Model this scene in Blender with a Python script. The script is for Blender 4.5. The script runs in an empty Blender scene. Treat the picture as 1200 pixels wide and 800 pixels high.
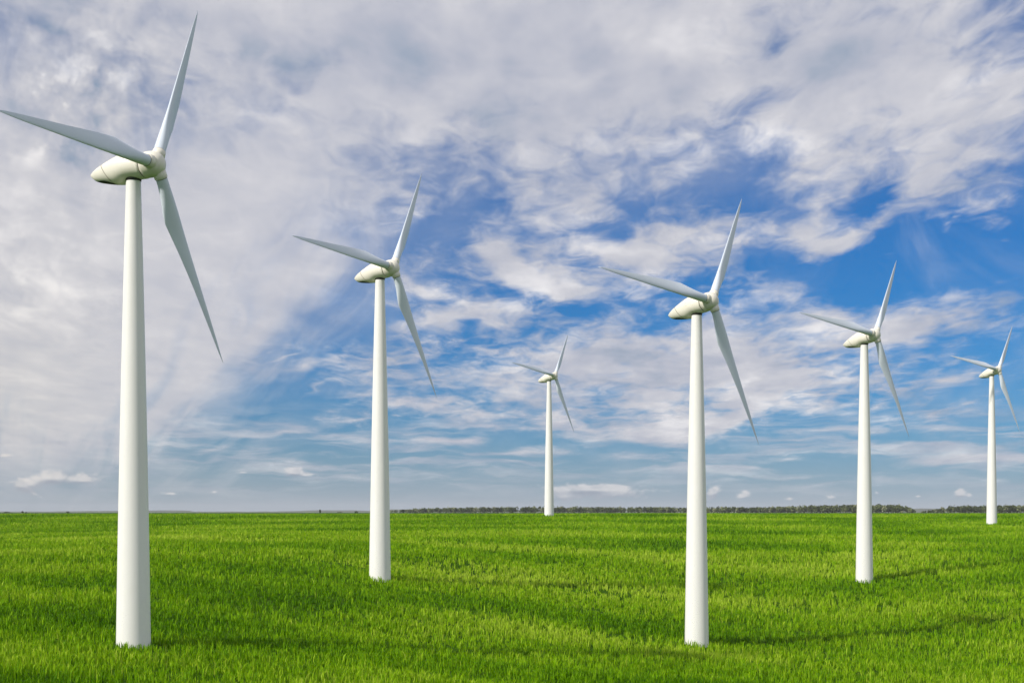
import bpy, math, random
import numpy as np
from mathutils import Vector, Matrix

R = math.radians
random.seed(7)
rng = np.random.default_rng(11)
C = bpy.context.scene.collection
scene = bpy.context.scene

# ------------------------------------------------------------------ helpers
def tag(o, label=None, cat=None, group=None, kind=None):
    if label: o['label'] = label
    if cat: o['category'] = cat
    if group: o['group'] = group
    if kind: o['kind'] = kind
    return o

def link(name, me, mat=None, parent=None):
    o = bpy.data.objects.new(name, me)
    C.objects.link(o)
    if mat is not None:
        me.materials.append(mat)
    if parent is not None:
        o.parent = parent
    return o

def mesh_np(name, verts, faces=None, quads=None, tris=None, smooth=False):
    """mesh from numpy arrays; quads (n,4) and tris (n,3)"""
    me = bpy.data.meshes.new(name)
    nq = 0 if quads is None else len(quads)
    nt = 0 if tris is None else len(tris)
    me.vertices.add(len(verts))
    me.vertices.foreach_set('co', np.asarray(verts, np.float32).ravel())
    loops = []
    starts = []
    if nq:
        loops.append(np.asarray(quads, np.int32).ravel())
        starts.append(np.arange(nq, dtype=np.int32) * 4)
    if nt:
        loops.append(np.asarray(tris, np.int32).ravel())
        starts.append(np.arange(nt, dtype=np.int32) * 3 + nq * 4)
    loops = np.concatenate(loops)
    starts = np.concatenate(starts)
    me.loops.add(len(loops))
    me.loops.foreach_set('vertex_index', loops)
    me.polygons.add(nq + nt)
    me.polygons.foreach_set('loop_start', starts)
    if smooth:
        me.polygons.foreach_set('use_smooth', np.ones(nq + nt, bool))
    me.update(calc_edges=True)
    return me

def rings(name, sections, closed_ends=(True, True), smooth=True):
    """loft a list of rings (each a list of points) into one mesh"""
    n = len(sections[0])
    v = [p for s in sections for p in s]
    f = []
    for i in range(len(sections) - 1):
        for j in range(n):
            a = i * n + j
            b = i * n + (j + 1) % n
            f.append((a, b, b + n, a + n))
    if closed_ends[0]:
        f.append(tuple(reversed(range(n))))
    if closed_ends[1]:
        f.append(tuple(range((len(sections) - 1) * n, len(sections) * n)))
    me = bpy.data.meshes.new(name)
    me.from_pydata([tuple(p) for p in v], [], f)
    me.update()
    if smooth:
        for p in me.polygons:
            p.use_smooth = len(p.vertices) == 4
    return me

class NT:
    """small helper for node trees"""
    def __init__(s, tree):
        s.t = tree
        s.n = tree.nodes
        s.l = tree.links
    def node(s, typ, **kw):
        n = s.n.new(typ)
        for k, v in kw.items():
            setattr(n, k, v)
        return n
    def put(s, sock, v):
        if isinstance(v, bpy.types.NodeSocket):
            s.l.new(v, sock)
        elif v is not None:
            sock.default_value = v
    def math(s, op, a, b=None, c=None, clamp=False):
        n = s.node('ShaderNodeMath', operation=op, use_clamp=clamp)
        s.put(n.inputs[0], a)
        if b is not None: s.put(n.inputs[1], b)
        if c is not None: s.put(n.inputs[2], c)
        return n.outputs[0]
    def vmath(s, op, a, b=None, scale=None):
        n = s.node('ShaderNodeVectorMath', operation=op)
        s.put(n.inputs[0], a)
        if b is not None: s.put(n.inputs[1], b)
        if scale is not None: s.put(n.inputs['Scale'], scale)
        return n.outputs[0]
    def comb(s, x, y, z=0.0):
        n = s.node('ShaderNodeCombineXYZ')
        for i, v in enumerate((x, y, z)): s.put(n.inputs[i], v)
        return n.outputs[0]
    def noise(s, vec, scale, detail=4, rough=.55, lac=2.0, dist=0.0, out=0, ntype='FBM'):
        n = s.node('ShaderNodeTexNoise', noise_dimensions='3D')
        n.noise_type = ntype
        s.put(n.inputs['Vector'], vec)
        n.inputs['Scale'].default_value = scale
        n.inputs['Detail'].default_value = detail
        n.inputs['Roughness'].default_value = rough
        n.inputs['Lacunarity'].default_value = lac
        n.inputs['Distortion'].default_value = dist
        return n.outputs[out]
    def rng(s, v, a, b, c=0.0, d=1.0, smooth=True):
        n = s.node('ShaderNodeMapRange')
        n.interpolation_type = 'SMOOTHSTEP' if smooth else 'LINEAR'
        s.put(n.inputs[0], v)
        for i, q in enumerate((a, b, c, d)): s.put(n.inputs[i + 1], q)
        return n.outputs[0]
    def mix(s, f, a, b, blend='MIX'):
        n = s.node('ShaderNodeMix', data_type='RGBA', blend_type=blend)
        s.put(n.inputs[0], f)
        s.put(n.inputs[6], a if isinstance(a, bpy.types.NodeSocket) else (*a, 1))
        s.put(n.inputs[7], b if isinstance(b, bpy.types.NodeSocket) else (*b, 1))
        return n.outputs[2]
    def ramp(s, f, stops):
        n = s.node('ShaderNodeValToRGB')
        s.put(n.inputs[0], f)
        e = n.color_ramp.elements
        while len(e) < len(stops): e.new(.5)
        for el, (p, c) in zip(e, stops):
            el.position = p
            el.color = (*c, 1)
        return n.outputs[0]

def srgb(r, g, b):
    f = lambda c: ((c / 255 + .055) / 1.055) ** 2.4 if c > 10 else c / 255 / 12.92
    return (f(r), f(g), f(b))

def material(name):
    m = bpy.data.materials.new(name)
    m.use_nodes = True
    nt = NT(m.node_tree)
    bsdf = m.node_tree.nodes['Principled BSDF']
    return m, nt, bsdf

# ------------------------------------------------------------------ camera
F = 1600.0                                   # focal length of the 1200 px wide photograph
cam = bpy.data.cameras.new('camera')
cam.sensor_width = 36
cam.lens = 36 * F / 1200
cam.shift_y = 200 / 1200                     # level camera, horizon low in the frame
cam.clip_start = .1
cam.clip_end = 60000
co = bpy.data.objects.new('camera', cam)
C.objects.link(co)
co.location = (0, 0, 0)
co.rotation_euler = (R(90), 0, 0)
scene.camera = co

# ------------------------------------------------------------------ sun and sky
SUN_AZ = math.atan2(-math.cos(R(36)), -math.sin(R(36)))   # compass angle from +Y
SUN_EL = R(36)
SUN_DIR = Vector((math.sin(SUN_AZ) * math.cos(SUN_EL), math.cos(SUN_AZ) * math.cos(SUN_EL), math.sin(SUN_EL)))
sun = bpy.data.lights.new('sun', 'SUN')
sun.energy = 4.2
sun.angle = R(2.5)
sun.color = (1.0, .94, .84)
so = bpy.data.objects.new('sun', sun)
C.objects.link(so)
so.rotation_euler = (-SUN_DIR).to_track_quat('-Z', 'Y').to_euler()

world = bpy.data.worlds.new('World')
scene.world = world
world.use_nodes = True
W = NT(world.node_tree)
for n in list(W.n): W.n.remove(n)
SKY_S = 0.1
scene.cycles.use_adaptive_sampling = True
scene.cycles.adaptive_threshold = .015
scene.cycles.adaptive_min_samples = 8
world.cycles.sampling_method = 'MANUAL'
world.cycles.sample_map_resolution = 512

def build_sky():
    geo = W.node('ShaderNodeTexCoord')
    d = W.vmath('NORMALIZE', geo.outputs['Generated'])
    sep = W.node('ShaderNodeSeparateXYZ')
    W.put(sep.inputs[0], d)
    x, y, z = sep.outputs
    zc = W.math('MAXIMUM', z, 0.0)
    az = W.math('ARCTAN2', x, y)
    el = W.math('ARCSINE', z)
    # sky-dome coordinates in units of 1000 photograph pixels (azimuth, elevation)
    X = W.math('MULTIPLY', az, F / 1000)
    Y = W.math('MULTIPLY', el, F / 1000)
    q = W.comb(X, Y)
    # perspective-flattened cloud coordinates
    inv = W.math('DIVIDE', 1.0, W.math('ADD', zc, .16))
    cx = W.math('MULTIPLY', az, inv)
    cy = W.math('MULTIPLY', inv, .75)
    cq = W.comb(cx, cy)

    def blob_sum(qv, blobs):
        acc = None
        for (px, py, rx, ry, rot, amp) in blobs:
            u, v = (px - 600) / F, (600 - py) / F
            a = math.atan(u)
            e = math.atan(v * math.cos(a))
            m = W.node('ShaderNodeMapping', vector_type='TEXTURE')
            W.put(m.inputs['Vector'], qv)
            m.inputs['Location'].default_value = (a * F / 1000, e * F / 1000, 0)
            m.inputs['Rotation'].default_value = (0, 0, R(rot))
            m.inputs['Scale'].default_value = (rx / 1000 * 1.35, ry / 1000 * 1.35, 1)
            g = W.node('ShaderNodeTexGradient', gradient_type='QUADRATIC_SPHERE')
            W.put(g.inputs[0], m.outputs[0])
            acc = W.math('MULTIPLY_ADD', g.outputs['Fac'], amp, acc if acc is not None else 0.0)
        return acc

    # warp of the dome coordinates so that the outlines break up
    w1 = W.noise(q, 5.0, 3, .55, out=1)
    qw = W.vmath('ADD', q, W.vmath('SCALE', W.vmath('SUBTRACT', w1, (.5, .5, .5)), scale=.16))

    # ---- clear sky
    sky = W.node('ShaderNodeTexSky', sky_type='NISHITA')
    sky.sun_disc = False
    sky.sun_elevation = SUN_EL
    sky.sun_rotation = SUN_AZ
    sky.air_density = 1.0
    sky.dust_density = .6
    sky.ozone_density = 2.0
    clear = W.mix(1.0, sky.outputs[0], SKY_TINT, 'MULTIPLY')
    # haze of the lowest few degrees
    hz = W.rng(el, -.01, .15, 1.0, 0.0, smooth=False)
    hz = W.math('POWER', hz, 3.3)
    k = 1 / SKY_S
    hazec = tuple(c * k for c in srgb(181, 187, 197))
    clear = W.mix(W.math('MULTIPLY', hz, .95), clear, hazec)

    # ---- altocumulus deck
    M = blob_sum(qw, DECK)
    n1 = W.noise(cq, 4.2, 9, .56, dist=.6)
    n2 = W.noise(W.vmath('ADD', cq, (7.3, 2.1, 4.0)), 15.0, 6, .58, dist=.6)
    nn = W.math('ADD', W.math('MULTIPLY', W.math('SUBTRACT', n1, .5), 1.5), W.math('MULTIPLY', W.math('SUBTRACT', n2, .5), 1.05))
    # cloud cover added over the unseen dome (overhead, sides, behind) to raise the fill
    rest = W.math('MAXIMUM', W.rng(el, .42, .62), W.rng(W.math('ABSOLUTE', az), .5, .8))
    M = W.math('ADD', M, W.math('MULTIPLY', rest, .75))
    cov = W.math('ADD', M, nn)
    a1 = W.rng(cov, .16, .92)
    # ---- thin streaks low in the sky
    w2 = W.noise(W.vmath('MULTIPLY', q, (1.0, 3.0, 1.0)), 14.0, 3, .55, out=1)
    qt = W.vmath('ADD', q, W.vmath('MULTIPLY', W.vmath('SUBTRACT', w2, (.5, .5, .5)), (.06, .02, 0)))
    T = blob_sum(qt, THIN)
    n3 = W.noise(W.vmath('MULTIPLY', q, (1.0, 5.0, 1.0)), 13.0, 6, .6, dist=.3)
    a3 = W.rng(W.math('ADD', T, W.math('MULTIPLY', W.math('SUBTRACT', n3, .5), .9)), .1, .8)
    # ---- streaked veil at the left, fanning out of the horizon
    fx = W.math('SUBTRACT', X, -.56)
    fy = W.math('ADD', Y, .10)
    fang = W.math('ARCTAN2', fy, fx)
    frad = W.math('SQRT', W.math('ADD', W.math('MULTIPLY', fx, fx), W.math('MULTIPLY', fy, fy)))
    fq = W.comb(W.math('MULTIPLY', fang, 1.7), W.math('MULTIPLY', frad, 1.9), 3.0)
    f1 = W.noise(fq, 4.0, 8, .58, dist=1.1)
    V = blob_sum(qw, VEIL)
    a2 = W.rng(W.math('ADD', V, W.math('MULTIPLY', W.math('SUBTRACT', f1, .5), 1.6)), -.1, 1.35)
    # ---- thin sheet high up, and thin flat bands low down
    hn = W.noise(W.vmath('ADD', cq, (2.0, 5.0, 1.0)), 2.6, 6, .55, dist=.6)
    a4 = W.math('MULTIPLY', blob_sum(qw, SHEET), W.rng(hn, .2, .7, .35, 1.0))
    ln = W.noise(W.vmath('MULTIPLY', qt, (2.2, 22.0, 1.0)), 3.0, 6, .55, dist=.3)
    band = W.math('MULTIPLY', W.rng(el, .0, .02), W.rng(el, .05, .085, 1.0, 0.0))
    a5 = W.math('MULTIPLY', W.math('MULTIPLY', W.rng(ln, .43, .66), band), .72)
    keep = W.math('MULTIPLY', W.math('SUBTRACT', 1.0, a1), W.math('SUBTRACT', 1.0, a3))
    keep = W.math('MULTIPLY', keep, W.math('SUBTRACT', 1.0, a2))
    keep = W.math('MULTIPLY', keep, W.math('SUBTRACT', 1.0, a4, clamp=True))
    keep = W.math('MULTIPLY', keep, W.math('SUBTRACT', 1.0, a5))
    alpha = W.math('SUBTRACT', 1.0, keep)
    # ---- cloud brightness
    lum = W.math('MULTIPLY_ADD', rest, .2, blob_sum(qw, LIGHT))  # added out-of-view cloud cover made brighter for more fill light
    s1 = W.noise(W.vmath('ADD', cq, (1.0, .12, 0)), 5.0, 7, .52, dist=.2)
    s2 = W.noise(W.vmath('ADD', q, (.3, .1, 2.0)), 4.0, 5, .5)
    s1k = W.math('MULTIPLY_ADD', a2, -1.35, 1.9)
    t = W.math('ADD', W.math('MULTIPLY', W.math('SUBTRACT', s1, .5), W.math('MULTIPLY', s1k, 1.2)), W.math('MULTIPLY', W.math('SUBTRACT', s2, .5), .9))
    t = W.math('ADD', W.math('ADD', t, lum), W.math('MULTIPLY', W.math('SUBTRACT', n2, .5), .5))
    vo = W.node('ShaderNodeTexVoronoi', feature='SMOOTH_F1')
    bwv = W.vmath('ADD', q, W.vmath('SCALE', W.vmath('SUBTRACT', W.noise(q, 22.0, 4, .6, out=1), (.5, .5, .5)), scale=.05))
    W.put(vo.inputs['Vector'], bwv)
    vo.inputs['Scale'].default_value = 26.0
    vo.inputs['Detail'].default_value = 2.0
    vo.inputs['Smoothness'].default_value = .6
    bil = W.math('ADD', W.math('MULTIPLY', W.math('SUBTRACT', .9, vo.outputs['Distance']), .5), W.math('MULTIPLY', W.noise(W.vmath('ADD', qw, (3.0, 1.0, 0)), 9.0, 5, .55, dist=.6), .5))
    bw = blob_sum(q, [(95, 110, 130, 140, 0, 1.3), (40, 330, 120, 120, 0, .5), (300, 60, 120, 80, 0, .3)])
    t = W.math('ADD', t, W.math('MULTIPLY', W.math('MULTIPLY', W.math('SUBTRACT', bil, .41), 3.4), bw))
    t = W.math('MULTIPLY_ADD', t, .8, .52, clamp=True)
    ccol = W.ramp(t, [(0, srgb(150, 165, 186)), (.35, srgb(187, 190, 203)), (.65, srgb(208, 208, 215)), (1, srgb(240, 238, 240))])
    warm = blob_sum(q, [(-40, 470, 380, 300, 0, 1.0), (130, 120, 200, 200, 0, .35)])
    ccol = W.mix(1.0, ccol, (k, k, k), 'MULTIPLY')
    # clouds low over the horizon sink into the haze
    alpha = W.math('MULTIPLY', alpha, W.rng(el, 0.0, .05, .35, 1.0))
    col = W.mix(W.math('MULTIPLY', alpha, .97), clear, ccol)

    # ---- small cumulus over the horizon: grey foot, bright crisp top
    P = blob_sum(q, PUFF)
    pn = W.noise(W.vmath('MULTIPLY', q, (1.0, 1.7, 1.0)), 55.0, 6, .65, dist=.4)
    pa = W.rng(W.math('ADD', P, W.math('MULTIPLY', W.math('SUBTRACT', pn, .5), 1.5)), .22, .75)
    PU = blob_sum(W.vmath('ADD', q, (0, .006, 0)), PUFF)
    shade = W.rng(W.math('SUBTRACT', P, PU), -.5, .5)
    shade = W.math('ADD', W.math('MULTIPLY', shade, .8), W.math('SUBTRACT', W.math('MULTIPLY', pn, 1.2), .5), clamp=True)
    pcol = W.ramp(shade, [(0, srgb(148, 155, 172)), (.5, srgb(182, 185, 195)), (1, srgb(232, 228, 228))])
    pcol = W.mix(1.0, pcol, (k, k, k), 'MULTIPLY')
    col = W.mix(W.math('MULTIPLY', pa, .7), col, pcol)

    # sky and cloud colour tinted warmer towards the left
    col = W.mix(warm, col, (1.05, 1.02, .935), 'MULTIPLY')
    bg = W.node('ShaderNodeBackground')
    W.put(bg.inputs['Color'], col)
    bg.inputs['Strength'].default_value = SKY_S
    out = W.node('ShaderNodeOutputWorld')
    W.l.new(bg.outputs[0], out.inputs['Surface'])

SKY_TINT = (.125, .455, .86)
# px, py, rx, ry, rotation, amount (places of the photograph, turned into sky directions)
DECK = [
    (600, -90, 1300, 240, 0, 1.6),
    (420, 110, 380, 170, 0, .7),
    (740, 70, 300, 130, 0, .45),
    (1020, 110, 260, 130, 0, .7),
    (760, 300, 660, 300, 0, .62),
    (1140, 225, 100, 60, 20, .45),
    (1010, 270, 110, 22, 8, .55),
    (940, 255, 60, 30, 0, .35),
    (1150, 285, 60, 12, -8, .5),
    (1170, 130, 120, 80, 0, .35),
    (980, 225, 60, 60, 20, .25),
    (590, 290, 60, 30, -28, .7),
    (645, 325, 80, 28, -25, .8),
    (505, 345, 60, 16, -28, .6),
    (725, 285, 90, 30, 0, .75),
    (540, 385, 110, 32, 14, .75),
    (690, 440, 230, 60, 0, .75),
    (870, 440, 170, 70, 0, .8),
    (800, 492, 270, 22, 0, .9),
    (1060, 390, 150, 50, 0, .7),
    (960, 365, 70, 26, 0, .4),
    (1040, 455, 120, 36, 0, .35),
    (470, 440, 110, 30, 0, .45),
    (480, 480, 160, 22, 0, .5),
    # blue gaps
    (510, 255, 90, 30, 25, -.25),
    (660, 205, 80, 36, 0, -.2),
    (740, 235, 60, 36, 0, -.4),
    (855, 222, 66, 38, 0, -.8),
    (925, 240, 50, 40, 40, -.4),
    (1045, 215, 36, 36, 50, -.45),
    (1095, 308, 165, 38, 0, -1.5),
    (1195, 290, 50, 50, 0, -.5),
    (900, 305, 70, 30, 0, -.35),
    (405, 335, 90, 60, 35, -.45),
    (620, 405, 50, 12, 0, -.5),
    (785, 385, 40, 14, 0, -.5),
    (700, 365, 80, 14, 0, -.5),
    (790, 330, 40, 30, 0, -.3),
    (310, 455, 110, 30, 30, -.4),
    (760, 540, 700, 34, 0, -1.0),
]
SHEET = [
    (560, 120, 460, 180, 0, .5),
    (420, 320, 170, 130, 40, .36),
    (780, 190, 240, 70, 0, .25),
    (1180, 150, 130, 90, 0, .35),
]
THIN = [
    (530, 515, 110, 9, 0, .85),
    (600, 462, 120, 10, 0, .5),
    (440, 462, 80, 8, 5, .5),
    (330, 418, 50, 6, 18, .5),
    (560, 500, 60, 5, 0, .5),
    (1000, 520, 90, 5, 0, .45),
    (1060, 555, 120, 5, 0, .35),
    (700, 555, 140, 5, 0, .35),
    (330, 505, 50, 7, 4, .6),
    (250, 525, 60, 8, 12, .5),
    (360, 430, 60, 12, 14, .7),
    (370, 455, 40, 8, 30, .5),
    (420, 490, 90, 6, 3, .5),
    (1140, 538, 130, 10, 0, 1.25),
    (1090, 522, 90, 5, 0, .6),
    (860, 548, 120, 6, 0, .6),
    (620, 528, 120, 6, 0, .6),
    (760, 512, 160, 7, 0, .6),
    (960, 505, 110, 6, 0, .6),
    (1110, 447, 60, 9, 0, .7),
    (1010, 470, 60, 8, 0, .4),
    (920, 537, 60, 6, 0, .6),
    (650, 470, 160, 10, 0, .5),
    (690, 502, 130, 8, 0, .6),
    (590, 540, 90, 6, 0, .4),
    (1180, 350, 30, 10, 0, .6),
    (800, 520, 200, 6, 0, .35),
]
VEIL = [
    (0, 120, 420, 300, 0, 1.4),
    (40, 380, 250, 270, 0, 1.3),
    (230, 300, 190, 120, 50, .75),
    (330, 200, 230, 130, 40, .8),
    (290, 390, 130, 26, 45, .5),
    (350, 340, 170, 70, 50, .4),
    (290, 420, 120, 50, 45, .25),
    (230, 470, 90, 30, 40, .4),
    (40, 540, 240, 60, 0, .7),
    (90, 430, 230, 200, 0, .8),
    (340, 320, 280, 190, 50, .42),
]
LIGHT = [
    (95, 100, 120, 130, 0, .42),
    (40, 330, 140, 160, 0, .35),
    (120, 220, 300, 300, 0, .2),
    (240, 250, 150, 120, 0, .05),
    (640, 320, 90, 40, -20, .35),
    (720, 280, 90, 26, 0, .35),
    (880, 165, 60, 40, 0, .3),
    (1100, 100, 130, 60, 0, .3),
    (830, 40, 90, 60, 0, .2),
    (540, 80, 200, 90, 0, -.15),
    (800, 120, 80, 30, 0, -.3),
    (850, 485, 190, 22, 0, .3),
    (760, 430, 200, 30, 0, -.25),
    (1050, 455, 120, 26, 0, -.4),
    (1050, 380, 130, 36, 0, .15),
    (1150, 538, 120, 10, 0, .3),
    (60, 570, 260, 40, 0, -.35),
]
PUFF = [
    (28, 567, 24, 12, 0, 1.35), (60, 559, 24, 13, 0, 1.4), (96, 561, 30, 10, 0, 1.25), (40, 578, 20, 6, -25, .7), (8, 533, 16, 4, 0, .7),
    (345, 552, 19, 9, 0, 1.5), (360, 556, 14, 4, 0, .8),
    (1125, 577, 11, 9, 0, 1.4), (1136, 580, 8, 4, 0, .7),
    (690, 571, 75, 8, 0, 1.2), (720, 579, 60, 11, 0, 1.0), (660, 581, 40, 11, 0, 1.0), (780, 574, 30, 5, 0, .6),
    (836, 576, 15, 11, 25, 1.2), (872, 580, 15, 8, 20, 1.1), (925, 584, 16, 4, 0, .7), (975, 582, 16, 5, 0, .7),
    (1028, 577, 6, 4, 0, .8), (1076, 581, 8, 3, 0, .8), (285, 553, 12, 3, 0, .7), (200, 578, 30, 4, 0, .6), (250, 576, 12, 3, 0, .6),
]
build_sky()

scene.view_settings.view_transform = 'Standard'
scene.view_settings.look = 'None'
scene.view_settings.exposure = 0
scene.view_settings.gamma = 1
# ------------------------------------------------------------------ terrain
# tower foot x, y, z; hub height z; rotor axis yaw, tilt; rotor turn; blade coning (degrees)
TURB = [
    (-23.526, 84.855, -8.326, 21.40, 69.33, 3.862, 61.400, 1.60),
    (-12.828, 132.645, -6.632, 23.40, 56.98, 7.684, 55.865, 2.85),
    (8.147, 299.907, -0.95, 29.605, 49.86, 11.195, 51.393, 3.17),
    (16.220, 119.915, -11.617, 18.13, 44.46, 9.427, 53.463, 3.36),
    (43.460, 168.419, -8.526, 21.471, 39.69, 9.820, 52.505, 3.21),
    (97.935, 278.738, -2.55, 28.601, 33.92, 11.881, 49.965, 3.51),
]
TW = (1.91902502, 10.69875679, 0.49007067, -12.47611809, 0.58972526, -0.91043829)

def sstep(t):
    t = np.clip(t, 0, 1)
    return t * t * (3 - 2 * t)

_ud = [(rng.uniform(0, 6.28), rng.uniform(14, 45), rng.uniform(0, 6.28)) for _ in range(14)]

def ground_z(x, y):
    x = np.asarray(x, float)
    y = np.asarray(y, float)
    z = -9.9 + 9.6 * sstep((y - 75) / 255)
    near = np.zeros_like(z)
    for (tx, ty, *_), w in zip(TURB, TW):
        r2 = (x - tx) ** 2 + (y - ty) ** 2
        z = z + w * np.exp(-r2 / (2 * 48 * 48))
        near = np.maximum(near, np.exp(-r2 / (2 * 9 * 9)))
    # low swells of the field, none at the tower feet and none far off
    u = np.zeros_like(z)
    for a, lam, ph in _ud:
        u += np.sin((x * math.cos(a) + y * math.sin(a)) * 6.283 / lam + ph)
    fade = (1 - near) * (1 - sstep((np.hypot(x, y) - 150) / 110))
    z = z - .65 * sstep((y - 190) / 100)
    z = np.minimum(z, -.95)
    return z + u * .045 * fade

def patch(x, y):
    """0..1 slow variation of the crop over the field"""
    r = np.random.default_rng(5)
    v = np.zeros_like(np.asarray(x, float))
    for i in range(16):
        a = r.uniform(0, 6.28)
        lam = r.uniform(5, 38)
        v += np.sin((x * math.cos(a) * .6 + y * math.sin(a)) * 6.283 / lam + r.uniform(0, 6.28)) * (lam / 38) ** .5
    return np.clip(.5 + v / 9, 0, 1)

# ------------------------------------------------------------------ materials
def mat_ground():
    m, n, b = material('field_ground')
    g = n.node('ShaderNodeNewGeometry')
    p = g.outputs['Position']
    n1 = n.noise(p, .035, 5, .6)
    n2 = n.noise(n.vmath('MULTIPLY', p, (1, .35, 1)), .35, 6, .65)
    n3 = n.noise(p, 5.0, 4, .7)
    t = n.math('ADD', n.math('MULTIPLY', n1, .5), n.math('MULTIPLY', n2, .5))
    col = n.ramp(t, [(.32, (.030, .085, .006)), (.5, (.050, .125, .008)), (.68, (.085, .17, .012))])
    col = n.mix(n.rng(n3, .3, .75), col, (.035, .07, .008))
    n.put(b.inputs['Base Color'], col)
    b.inputs['Roughness'].default_value = 1.0
    b.inputs['Specular IOR Level'].default_value = 0.0
    bump = n.node('ShaderNodeBump')
    bump.inputs['Strength'].default_value = .6
    bump.inputs['Distance'].default_value = .4
    n.put(bump.inputs['Height'], n.noise(p, 2.2, 5, .7))
    n.put(b.inputs['Normal'], bump.outputs[0])
    return m

def mat_leaf(name, stops, attr='tone', trans=.35, rough=.5, spec=.25):
    m, n, b = material(name)
    a = n.node('ShaderNodeAttribute', attribute_name=attr)
    col = n.ramp(a.outputs['Fac'], stops)
    n.put(b.inputs['Base Color'], col)
    b.inputs['Roughness'].default_value = rough
    b.inputs['Specular IOR Level'].default_value = spec
    tr = n.node('ShaderNodeBsdfTranslucent')
    n.put(tr.inputs['Color'], n.mix(1.0, col, (1.25, 1.2, .6), 'MULTIPLY'))
    mx = n.node('ShaderNodeMixShader')
    mx.inputs[0].default_value = trans
    out = n.n['Material Output']
    n.l.new(b.outputs[0], mx.inputs[1])
    n.l.new(tr.outputs[0], mx.inputs[2])
    n.l.new(mx.outputs[0], out.inputs['Surface'])
    return m

def mat_paint(name, base, dirt, rough=.42):
    m, n, b = material(name)
    tc = n.node('ShaderNodeTexCoord')
    p = tc.outputs['Object']
    big = n.noise(n.vmath('MULTIPLY', p, (1, 1, .25)), .9, 5, .6)
    streak = n.noise(n.vmath('MULTIPLY', p, (6, 6, .22)), 1.3, 4, .6)
    f = n.math('ADD', n.math('MULTIPLY', n.rng(big, .45, .8), .35), n.math('MULTIPLY', n.rng(streak, .5, .85), .35))
    n.put(b.inputs['Base Color'], n.mix(f, base, dirt))
    n.put(b.inputs['Roughness'], n.rng(big, .3, .7, rough - .06, rough + .1))
    b.inputs['Specular IOR Level'].default_value = .4
    return m

def mat_plain(name, col, rough=.7):
    m, n, b = material(name)
    tc = n.node('ShaderNodeTexCoord')
    v = n.noise(tc.outputs['Object'], 3.0, 4, .6)
    n.put(b.inputs['Base Color'], n.mix(n.rng(v, .3, .7), tuple(c * .75 for c in col), col))
    b.inputs['Roughness'].default_value = rough
    return m

M_TOWER = mat_paint('tower_paint', (.82, .815, .79), (.72, .71, .67))
M_NAC = mat_paint('nacelle_paint', (.82, .785, .69), (.66, .61, .47))
M_BLADE = mat_paint('blade_paint', (.65, .715, .80), (.54, .59, .65), .38)
M_DARK = mat_plain('dark_opening', (.03, .028, .022))
M_SEAM = mat_plain('panel_seam', (.20, .17, .12))

# ------------------------------------------------------------------ ground sheet
def axis_samples(lo, hi, step, far):
    a = list(np.arange(lo, hi + .01, step))
    s = step
    while a[-1] < far:
        s *= 1.22
        a.append(a[-1] + s)
    s = step
    while a[0] > -far:
        s *= 1.22
        a.insert(0, a[0] - s)
    return np.array(a)

def build_ground():
    xs = axis_samples(-130, 200, 2.5, 9000)
    ys = axis_samples(30, 340, 2.5, 9000)
    gx, gy = np.meshgrid(xs, ys)
    gz = ground_z(gx, gy)
    v = np.stack([gx, gy, gz], -1).reshape(-1, 3)
    nx, ny = len(xs), len(ys)
    i = (np.arange(ny - 1)[:, None] * nx + np.arange(nx - 1)[None, :]).ravel()
    q = np.stack([i, i + 1, i + 1 + nx, i + nx], 1)
    me = mesh_np('ground', v, quads=q, smooth=True)
    o = link('ground', me, mat_ground())
    tag(o, 'green crop field floor running flat to the horizon', kind='structure')

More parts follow.
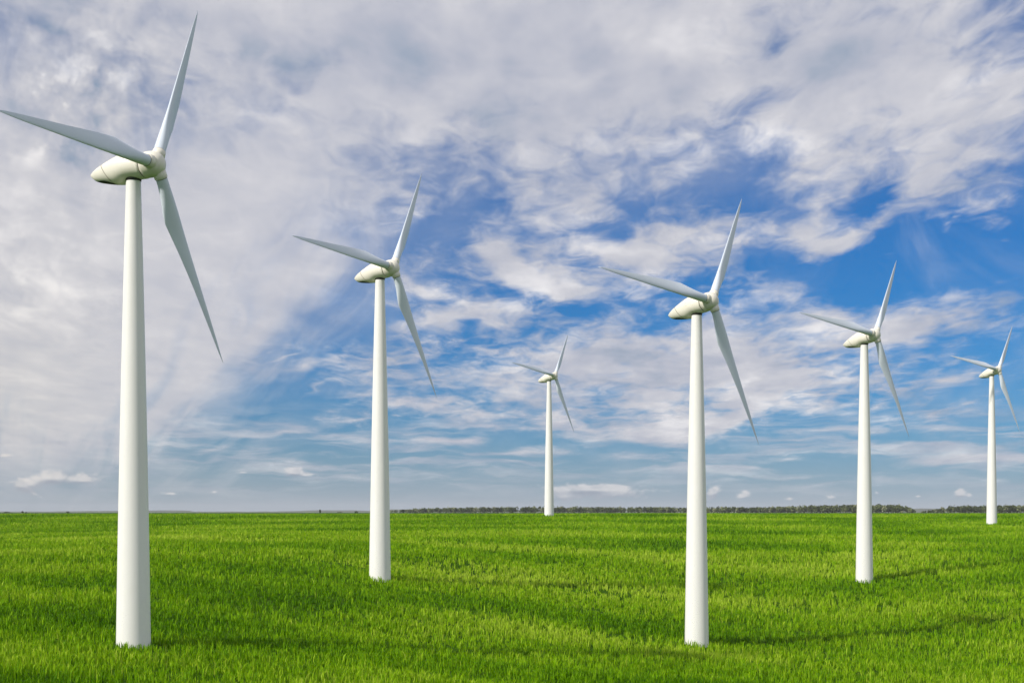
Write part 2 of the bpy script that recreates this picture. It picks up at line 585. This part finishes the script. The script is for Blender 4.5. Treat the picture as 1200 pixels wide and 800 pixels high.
def build_crop():
    P, S = [], []
    edges = np.concatenate([np.arange(48, 420, 6.0)])
    for y0 in edges:
        y1 = y0 + 6
        D = y0 + 3
        half = .47 * D + 16
        rho = 15.0 * (88 / D) ** 1.25 if D > 60 else 9.0
        n = int(rho * 2 * half * 6)
        P.append(np.stack([rng.uniform(-half, half, n), rng.uniform(y0, y1, n)], 1))
    P = np.concatenate(P)
    # thin stand here and there
    pt = patch(P[:, 0] * 3.1 + 40, P[:, 1] * 3.1)
    P = P[rng.random(len(P)) < .30 + .62 * pt]
    nb = 6
    n = len(P) * nb
    cx = np.repeat(P, nb, 0)
    D = cx[:, 1]
    wide = np.clip((D / 88) ** .5, .8, 4)
    pos = cx + rng.normal(0, 1, (n, 2)) * (.085 * wide)[:, None]
    ok = np.ones(n, bool)
    for (tx, ty, *_) in TURB:
        ok &= (pos[:, 0] - tx) ** 2 + (pos[:, 1] - ty) ** 2 > 1.16 ** 2
    pos, D, wide = pos[ok], D[ok], wide[ok]
    n = len(pos)
    x, y = pos[:, 0], pos[:, 1]
    z = ground_z(x, y)
    pt = patch(x, y)
    tuft = np.repeat(rng.normal(0, 1, len(P)), nb)[ok]
    h = (.43 + .14 * tuft + rng.normal(0, .065, n)) * (.78 + .42 * patch(x * 2.3 + 11, y * 2.3)) * (1 + .35 * sstep((x + 5) / 45))
    h = np.clip(h, .16, .9)
    w = .053 * wide * rng.uniform(.7, 1.3, n)
    la = rng.uniform(0, 6.283, n)
    lean = np.abs(rng.normal(.22, .18, n)) + .04
    dx, dy = np.cos(la), np.sin(la)
    fa = la + 1.571 + rng.normal(0, .5, n)
    wx, wy = np.cos(fa) * w / 2, np.sin(fa) * w / 2
    v = np.empty((n, 5, 3), np.float32)
    v[:, 0] = np.stack([x - wx, y - wy, z - .05], 1)
    v[:, 1] = np.stack([x + wx, y + wy, z - .05], 1)
    mx, my, mz = x + dx * lean * .25 * h, y + dy * lean * .25 * h, z + h * .58
    v[:, 2] = np.stack([mx + wx * .8, my + wy * .8, mz], 1)
    v[:, 3] = np.stack([mx - wx * .8, my - wy * .8, mz], 1)
    v[:, 4] = np.stack([x + dx * lean * h, y + dy * lean * h, z + h * (1 - .35 * lean)], 1)
    b = np.arange(n) * 5
    quads = np.stack([b, b + 1, b + 2, b + 3], 1)
    tris = np.stack([b + 3, b + 2, b + 4], 1)
    me = mesh_np('crop', v.reshape(-1, 3), quads=quads, tris=tris)
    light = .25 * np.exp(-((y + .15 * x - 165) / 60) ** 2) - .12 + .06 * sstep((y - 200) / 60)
    dark_patch = np.exp(-((x + 15) / 10) ** 2 - ((y - 112 - .3 * (x + 15)) / 6.5) ** 2)  # one patch of the crop gets a darker tone
    light = light - .4 * dark_patch
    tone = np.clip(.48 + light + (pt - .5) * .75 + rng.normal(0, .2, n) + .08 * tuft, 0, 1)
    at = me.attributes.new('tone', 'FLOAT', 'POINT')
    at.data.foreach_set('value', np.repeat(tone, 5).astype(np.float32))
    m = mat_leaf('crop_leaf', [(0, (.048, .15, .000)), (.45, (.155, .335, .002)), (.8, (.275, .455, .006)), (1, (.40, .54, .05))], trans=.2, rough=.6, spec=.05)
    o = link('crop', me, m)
    tag(o, 'bright green young cereal crop covering the whole field', 'crop', kind='stuff')

# ------------------------------------------------------------------ turbine parts (rotor axis along +X, up +Z)
OVER = 1.673          # rotor plane ahead of the tower axis
BL = 13.58           # blade length

NSEC = [  # distance along the axis from the rotor plane, top, bottom, half width
    (-.86, .80, .80, .80), (-.88, .84, .83, .84), (-1.3, .94, .80, .92), (-1.8, .98, .80, .96), (-2.1, .97, .84, .96),
    (-2.4, .91, .93, .95), (-2.65, .84, .96, .93), (-3.0, .73, .90, .87), (-3.6, .53, .76, .75), (-4.1, .34, .62, .58),
    (-4.45, .20, .48, .40), (-4.72, .085, .25, .20), (-4.90, .012, .03, .03)]

def nac_at(n):
    s = sorted(NSEC)
    a = np.array(s)
    return [.955 * np.interp(n, a[:, 0], a[:, k]) for k in (1, 2, 3)]

def nac_point(n, ang, off=0.0):
    t, b, w = nac_at(n)
    c, s = math.cos(ang), math.sin(ang)
    e = .86
    yy = w * math.copysign(abs(c) ** e, c)
    zz = (t if s > 0 else b) * math.copysign(abs(s) ** e, s)
    l = math.hypot(yy, zz) or 1
    return (n, yy * (1 + off / l), zz * (1 + off / l))

def mesh_nacelle():
    N = 40
    ns = list(np.linspace(-.88, -4.90, 42))
    ns = [-.86] + ns
    return rings('nacelle', [[nac_point(n, 6.28318 * j / N) for j in range(N)] for n in ns][::-1])

def ribbon(name, pts_a, pts_b, loop=True):
    v = pts_a + pts_b
    n = len(pts_a)
    f = []
    for j in range(n if loop else n - 1):
        k = (j + 1) % n
        f.append((j, k, n + k, n + j))
    me = bpy.data.meshes.new(name)
    me.from_pydata(v, [], f)
    me.update()
    return me

def mesh_panel_seam():
    N = 64
    A, B = [], []
    for j in range(N):
        a = 6.28318 * j / N
        n0 = -3.05
        for _ in range(8):
            n0 = -3.45 - .55 * nac_point(n0, a)[2]
        A.append(nac_point(n0 - .022, a, .005))
        B.append(nac_point(n0 + .022, a, .005))
    return ribbon('seam', A, B)

def mesh_vent():
    rows = []
    for i in range(15):
        u = i / 14
        n = -3.0 - 1.35 * u
        half = .60 * math.sin(math.pi * (.06 + .88 * u)) ** .6
        rows.append([nac_point(n, -math.pi / 2 - half + 2 * half * j / 10, .006) for j in range(11)])
    v = [p for r in rows for p in r]
    f = [(i * 11 + j, i * 11 + j + 1, (i + 1) * 11 + j + 1, (i + 1) * 11 + j) for i in range(14) for j in range(10)]
    me = bpy.data.meshes.new('vent')
    me.from_pydata(v, [], f)
    me.update()
    for p in me.polygons: p.use_smooth = True
    return me

def lathe_x(name, prof, N=40):
    return rings(name, [[(x, r * math.cos(6.28318 * j / N), r * math.sin(6.28318 * j / N)) for j in range(N)] for x, r in prof])

def mesh_spinner():
    prof = [(-.80, .72), (-.80, .815), (-.6, .835), (-.35, .84), (-.1, .815), (.08, .76), (.24, .67), (.37, .55), (.47, .40), (.53, .23), (.55, .07)]
    me = lathe_x('spinner', [(x, r * .955) for x, r in prof])
    return me

def mesh_neck():
    return lathe_x('hub_gap', [(-.95, .74), (-.75, .74)])

def mesh_tower(h):
    N = 48
    prof = []
    for i in range(13):
        u = i / 12
        prof.append((-.6 + (h + .6) * u, 1.06 * (1 - u) + .45 * u + .05 * math.sin(math.pi * u)))
    prof.insert(1, (prof[0][0] + .01, prof[0][1]))
    prof.insert(-1, (prof[-1][0] - .01, prof[-1][1]))
    return rings('tower', [[(r * math.cos(6.28318 * j / N), r * math.sin(6.28318 * j / N), z) for j in range(N)] for z, r in prof])

def mesh_yaw():
    N = 40
    def ring(zz, rr): return [(rr * math.cos(6.28318 * j / N), rr * math.sin(6.28318 * j / N), zz) for j in range(N)]
    return rings('yaw_collar', [ring(-.85, .475), ring(-.65, .49)])

def mesh_blade():
    """root at the origin, tip along +Z, leading edge +X, upwind face +Y"""
    N = 28
    secs = []
    rr = [.55, .9, 1.3, 1.7, 2.1, 2.5, 2.9, 3.3, 3.6, 4.1, 4.6, 5.6, 6.8, 8.0, 9.2, 10.4, 11.4, 12.2, 12.8, 13.15, BL]
    for r in rr:
        k = float(sstep((r - 1.6) / 3.4))            # round root -> aerofoil
        le = np.interp(r, [0, 1.3, 3.3, 8, 12, BL], [.36, .36, .38, .24, .11, .0])
        te = np.interp(r, [0, 1.4, 2.2, 3.1, 3.6, 4.1, 8, 12, 12.8, BL], [.36, .36, .53, .82, .92, .87, .49, .20, .13, .02])
        th = np.interp(r, [0, 1.3, 2.2, 3.3, 4.6, 8, 12, BL], [.36, .36, .34, .27, .17, .085, .035, .006])
        tw = R(np.interp(r, [0, 1.3, 3.3, 6, BL], [22, 22, 17, 7, 0]))
        chord = le + te
        pts = []
        for j in range(N):
            a = 6.28318 * j / N
            cxx = (le - te) / 2 + chord / 2 * math.cos(a)
            u = (1 - math.cos(a)) / 2                   # 0 at the leading edge
            foil = math.sin(a) * (1.30 * (1 - u) ** .55 + .0) * (1.0 if math.sin(a) < 0 else .75)
            foil = math.copysign(min(abs(foil), 1.05), foil)
            cyy = th * ((1 - k) * math.sin(a) + k * foil)
            x = cxx * math.cos(tw) - cyy * math.sin(tw)
            y = cxx * math.sin(tw) + cyy * math.cos(tw)
            pts.append((x, y - .012 * (r / BL) ** 2 * 10, r))
        secs.append(pts)
    return rings('blade', secs)

def mesh_collar():
    N = 32
    def ring(zz, rr): return [(rr * math.cos(6.28318 * j / N), rr * math.sin(6.28318 * j / N), zz) for j in range(N)]
    return rings('root_collar', [ring(.4, .42), ring(.93, .41), ring(.95, .39)])

def mesh_collar_gap():
    N = 32
    def ring(zz, rr): return [(rr * math.cos(6.28318 * j / N), rr * math.sin(6.28318 * j / N), zz) for j in range(N)]
    return rings('gap', [ring(.945, .372), ring(.985, .372)])

def build_turbines():
    me_nac, me_seam, me_vent = mesh_nacelle(), mesh_panel_seam(), mesh_vent()
    me_spin, me_neck, me_yaw = mesh_spinner(), mesh_neck(), mesh_yaw()
    me_blade, me_col, me_gap = mesh_blade(), mesh_collar(), mesh_collar_gap()
    for me, m in ((me_nac, M_NAC), (me_seam, M_SEAM), (me_vent, M_DARK), (me_spin, M_NAC), (me_neck, M_DARK),
                  (me_yaw, M_DARK), (me_blade, M_BLADE), (me_col, M_NAC), (me_gap, M_SEAM)):
        me.materials.append(m)
    labels = [
        'largest white wind turbine, at the far left, blade tip reaching the photo edge',
        'mid-sized white wind turbine between the largest one and the tiny one on the tree line',
        'smallest white wind turbine, its foot against the distant tree line in mid-picture',
        'second largest white wind turbine, right of centre, foot deep in the front crop',
        'white wind turbine just right of the second largest, foot in the middle of the field',
        'small white wind turbine at the far right edge, foot near the trees',
    ]
    for (tx, ty, tz, hz, psi, tilt, th, cone), lab in zip(TURB, labels):
        root = bpy.data.objects.new('wind_turbine', None)
        root.empty_display_size = 2
        C.objects.link(root)
        root.location = (tx, ty, tz)
        tag(root, lab, 'wind turbine', 'white three-bladed wind turbines in the green field')
        H = hz - tz
        psi, tilt, th = R(psi), R(tilt), R(th)
        a = Vector((math.cos(tilt) * math.sin(psi), -math.cos(tilt) * math.cos(psi), math.sin(tilt)))
        e1 = Vector((math.cos(psi), math.sin(psi), 0))
        e2 = -e1.cross(a)
        if e2.z < 0: e2 = -e2
        side = e2.cross(a)
        hub = Vector((0, 0, H)) + a * OVER
        def frame(xa, ya, za, o):
            m = Matrix((xa, ya, za)).transposed().to_4x4()
            m.translation = o
            return m
        fr = frame(a, side, e2, hub)
        link('tower', mesh_tower(H - .81), M_TOWER, root)
        yw = link('yaw_collar', me_yaw, None, root)
        yw.matrix_local = Matrix.Translation((0, 0, H))
        nac = link('nacelle', me_nac, None, root)
        nac.matrix_local = fr
        link('seam', me_seam, None, nac)
        link('vent', me_vent, None, nac)
        sp = link('spinner', me_spin, None, root)
        sp.matrix_local = fr
        link('hub_gap', me_neck, None, sp)
        for k in range(3):
            ang = th + k * 2 * math.pi / 3
            d = e1 * math.cos(ang) + e2 * math.sin(ang)
            t = -e1 * math.sin(ang) + e2 * math.cos(ang)
            rad = d * math.cos(R(cone)) - a * math.sin(R(cone))
            yv = rad.cross(t)
            bl = link('blade', me_blade, None, root)
            bl.matrix_local = frame(t, yv, rad, hub)
            link('root_collar', me_col, None, bl)
            link('root_gap', me_gap, None, bl)

# ------------------------------------------------------------------ trees far off
def crown_arrays(cx, cy, cz, rx, ry, rz, n, size, r):
    """leaf clumps spread through an uneven crown"""
    d = r.normal(0, 1, (n, 3))
    d /= np.linalg.norm(d, axis=1)[:, None]
    rad = r.uniform(.25, 1.0, n) ** .6
    p = d * rad[:, None] * np.array([rx, ry, rz]) * r.uniform(.75, 1.12, (n, 1)) + np.array([cx, cy, cz])
    p[:, 2] = np.maximum(p[:, 2], ground_z(p[:, 0], p[:, 1]) + .1)
    a = r.normal(0, 1, (n, 3)); a /= np.linalg.norm(a, axis=1)[:, None]
    b = np.cross(a, r.normal(0, 1, (n, 3))); b /= np.linalg.norm(b, axis=1)[:, None]
    s = size * r.uniform(.6, 1.4, (n, 1))
    v = np.stack([p - a * s - b * s * .6, p + a * s - b * s * .6, p + a * s + b * s * .6, p - a * s + b * s * .6], 1)
    return v

def px_at(px, D):
    return (px - 600) / F * D

TREE_STOPS = [(0, (.026, .034, .014)), (.35, (.062, .085, .026)), (.65, (.13, .165, .055)), (.85, (.23, .26, .12)), (1, (.38, .38, .27))]

def trunk_mesh(x, y, h, r0):
    z = float(ground_z(x, y))
    N = 7
    return [[(x + rr * math.cos(6.28318 * j / N), y + rr * math.sin(6.28318 * j / N), z + zz) for j in range(N)] for zz, rr in ((-.2, r0), (h * .5, r0 * .7), (h, r0 * .3))]

def build_belt(label, px0, px1, D0, D1, hfun, seed, m_leaf, m_bark):
    r = np.random.default_rng(seed)
    V, T = [], []
    tv, tq = [], []
    n = int((px1 - px0) * 1.5)
    for i in range(n):
        px = r.uniform(px0, px1)
        f = (px - px0) / (px1 - px0)
        D = D0 + (D1 - D0) * f + r.uniform(0, 26)
        x = px_at(px, D)
        h = hfun(px) * r.uniform(.82, 1.16) * 1.1 * D / F
        z = float(ground_z(x, D))
        rx = h * r.uniform(.28, .5)
        c = crown_arrays(x, D, z + h * .56, rx, rx, h * .46, 55, h * .085, r)
        V.append(c)
        pale = r.random()
        base = .18 + .35 * r.random() if pale < .72 else .7 + .25 * r.random()
        T.append(np.clip(base + r.normal(0, .09, 55), 0, 1))
        ring = trunk_mesh(x, D, h * .6, h * .022)
        o = sum(len(q) for q in tv)
        for q in ring: tv.append(q)
        for a in range(2):
            for j in range(7):
                k = (j + 1) % 7
                tq.append((o + a * 7 + j, o + a * 7 + k, o + a * 7 + 7 + k, o + a * 7 + 7 + j))
    V = np.concatenate(V).reshape(-1, 3)
    nl = len(V) // 4
    tvv = np.array([p for q in tv for p in q])
    quads = np.concatenate([np.arange(nl * 4).reshape(-1, 4), np.array(tq) + nl * 4])
    me = mesh_np('treeline', np.concatenate([V, tvv]), quads=quads)
    at = me.attributes.new('tone', 'FLOAT', 'POINT')
    at.data.foreach_set('value', np.concatenate([np.repeat(np.concatenate(T), 4), np.full(len(tvv), .3)]).astype(np.float32))
    me.materials.append(m_leaf)
    me.materials.append(m_bark)
    mi = np.zeros(len(me.polygons), np.int32)
    mi[nl:] = 1
    me.polygons.foreach_set('material_index', mi)
    o = link('treeline', me)
    tag(o, label, 'tree line', kind='stuff')

def build_trees():
    m_leaf = mat_leaf('far_leaf', TREE_STOPS, trans=.2, rough=.7, spec=.1)
    m_bark = mat_plain('bark', (.10, .085, .065), .9)
    hf = lambda px: np.interp(px, [450, 475, 490, 520, 640, 700, 900, 960, 1050, 1062, 1074], [3, 3.5, 5, 5.5, 6.5, 6.2, 6.2, 8, 8.5, 7.5, 2.5])
    build_belt('long belt of grey-green trees closing the field behind the smallest turbine', 458, 1073, 1650, 1400, hf, 3, m_leaf, m_bark)
    hr = lambda px: np.interp(px, [1080, 1100, 1115, 1200, 1300], [2.2, 5, 7.5, 8, 8])
    build_belt('shorter belt of taller trees at the far right behind the small turbine', 1080, 1330, 1350, 1300, hr, 4, m_leaf, m_bark)
    singles = [
        # px, distance, height px, half width px, tone, label
        (472.5, 1150, 5.0, 2.2, .08, 'dark rounded tree standing alone in front of the left end of the tree belt'),
        (375, 1150, 4.6, 1.1, .10, 'thin dark tree on the low skyline left of the mid-sized turbine tower'),
        (417.5, 1150, 3.0, 2.4, .12, 'low dark bush on the skyline close to the mid-sized turbine tower'),
        (398, 1200, 2.4, 3.6, .35, 'wide flat grey-green bush on the skyline between a thin tree and a dark bush'),
        (8, 1050, 2.6, 3.6, .12, 'wide dark bush on the skyline at the left edge of the photo'),
        (26.5, 1050, 3.2, 1.5, .10, 'small dark tree on the skyline left of the largest turbine'),
        (30.5, 1060, 2.4, .7, .25, 'tiny thin tree right beside the small dark skyline tree'),
        (79.5, 1100, 2.8, 2.0, .15, 'small dark bush on the skyline nearest the largest tower'),
        (1057, 1250, 3.2, 2.0, .97, 'pale blossoming bush at the right end of the long tree belt'),
    ]
    r = np.random.default_rng(9)
    for px, D, hp, wp, tone, lab in singles:
        x = px_at(px, D)
        z = float(ground_z(x, D))
        h, w = hp / F * D, wp / F * D
        root = bpy.data.objects.new('bush' if 'bush' in lab else 'tree', None)
        C.objects.link(root)
        root.location = (x, D, z)
        tag(root, lab, 'bush' if 'bush' in lab else 'tree')
        c = crown_arrays(x, D, z + h * .56, w, w, h * .45, 150, h * .09, r) - np.array([x, D, z])
        me = mesh_np('crown', c.reshape(-1, 3), quads=np.arange(600).reshape(-1, 4))
        at = me.attributes.new('tone', 'FLOAT', 'POINT')
        at.data.foreach_set('value', np.repeat(np.clip(tone + r.normal(0, .08, 150), 0, 1), 4).astype(np.float32))
        link('crown', me, m_leaf, root)
        tr = [[(a - x, b - D, cc - z) for a, b, cc in q] for q in trunk_mesh(x, D, h * .6, h * .03)]
        link('trunk', rings('trunk', tr), m_bark, root)

def build_hills():
    """low wooded rises far beyond the field"""
    prof_x = [-200, 60, 100, 150, 172, 195, 215, 223, 226, 300, 345, 372, 395, 430, 460, 500, 700, 1000, 1056, 1078, 1098, 1130, 1400]
    prof_h = [1.0, 1.0, 1.6, 2.0, 2.2, 2.4, 2.2, 1.8, 1.0, .9, 1.6, 2.6, 2.6, 2.0, 3.6, 3.0, 2.0, 2.4, 4.0, 4.6, 4.2, 2.4, 2.4]
    D0, depth = 5200, 1500
    pxs = np.linspace(-250, 1450, 700)
    rows = []
    r = np.random.default_rng(2)
    jit = np.convolve(r.normal(0, 1, 706), np.ones(7) / 7, 'valid') * .25
    crest = (np.interp(pxs, prof_x, prof_h) + jit) / F
    for k, (dd, hh) in enumerate(((0, -.3), (.15, .35), (.3, .72), (.45, .93), (.6, 1.0), (.8, .7), (1.0, -.3))):
        D = D0 + depth * dd
        z = np.where(hh < 0, -1.5, crest * (D0 + depth * .6) * hh)
        rows.append(np.stack([(pxs - 600) / F * D, np.full_like(pxs, D), z], 1))
    v = np.concatenate(rows)
    n = len(pxs)
    i = (np.arange(6)[:, None] * n + np.arange(n - 1)[None, :]).ravel()
    me = mesh_np('hills', v, quads=np.stack([i, i + 1, i + 1 + n, i + n], 1), smooth=True)
    m, nt, b = material('hill_wood')
    g = nt.node('ShaderNodeNewGeometry')
    v1 = nt.noise(g.outputs['Position'], .012, 5, .6)
    nt.put(b.inputs['Base Color'], nt.ramp(v1, [(.35, (.05, .062, .035)), (.55, (.075, .09, .05)), (.65, (.15, .17, .08))]))
    b.inputs['Roughness'].default_value = .95
    o = link('hills', me, m)
    tag(o, 'low grey-green hills along the horizon', kind='structure')

def build_haze():
    me = bpy.data.meshes.new('haze')
    X, Y0, Y1, Z0, Z1 = 10800, -10800, 10800, -14, 60
    v = [(sx * X, y, z) for z in (Z0, Z1) for y in (Y0, Y1) for sx in (-1, 1)]
    me.from_pydata(v, [], [(0, 2, 3, 1), (4, 5, 7, 6), (0, 1, 5, 4), (2, 6, 7, 3), (0, 4, 6, 2), (1, 3, 7, 5)])
    me.update()
    m = bpy.data.materials.new('haze_air')
    m.use_nodes = True
    t = NT(m.node_tree)
    for nn in list(t.n): t.n.remove(nn)
    pv = t.node('ShaderNodeVolumePrincipled')
    pv.inputs['Color'].default_value = (.86, .90, .97, 1)
    pv.inputs['Density'].default_value = HAZE
    out = t.node('ShaderNodeOutputMaterial')
    t.l.new(pv.outputs[0], out.inputs['Volume'])
    o = link('haze', me, m)
    tag(o, 'thin pale haze over the whole plain', kind='stuff')

HAZE = 6.5e-5
build_ground()
build_crop()
build_turbines()
build_trees()
build_hills()
build_haze()
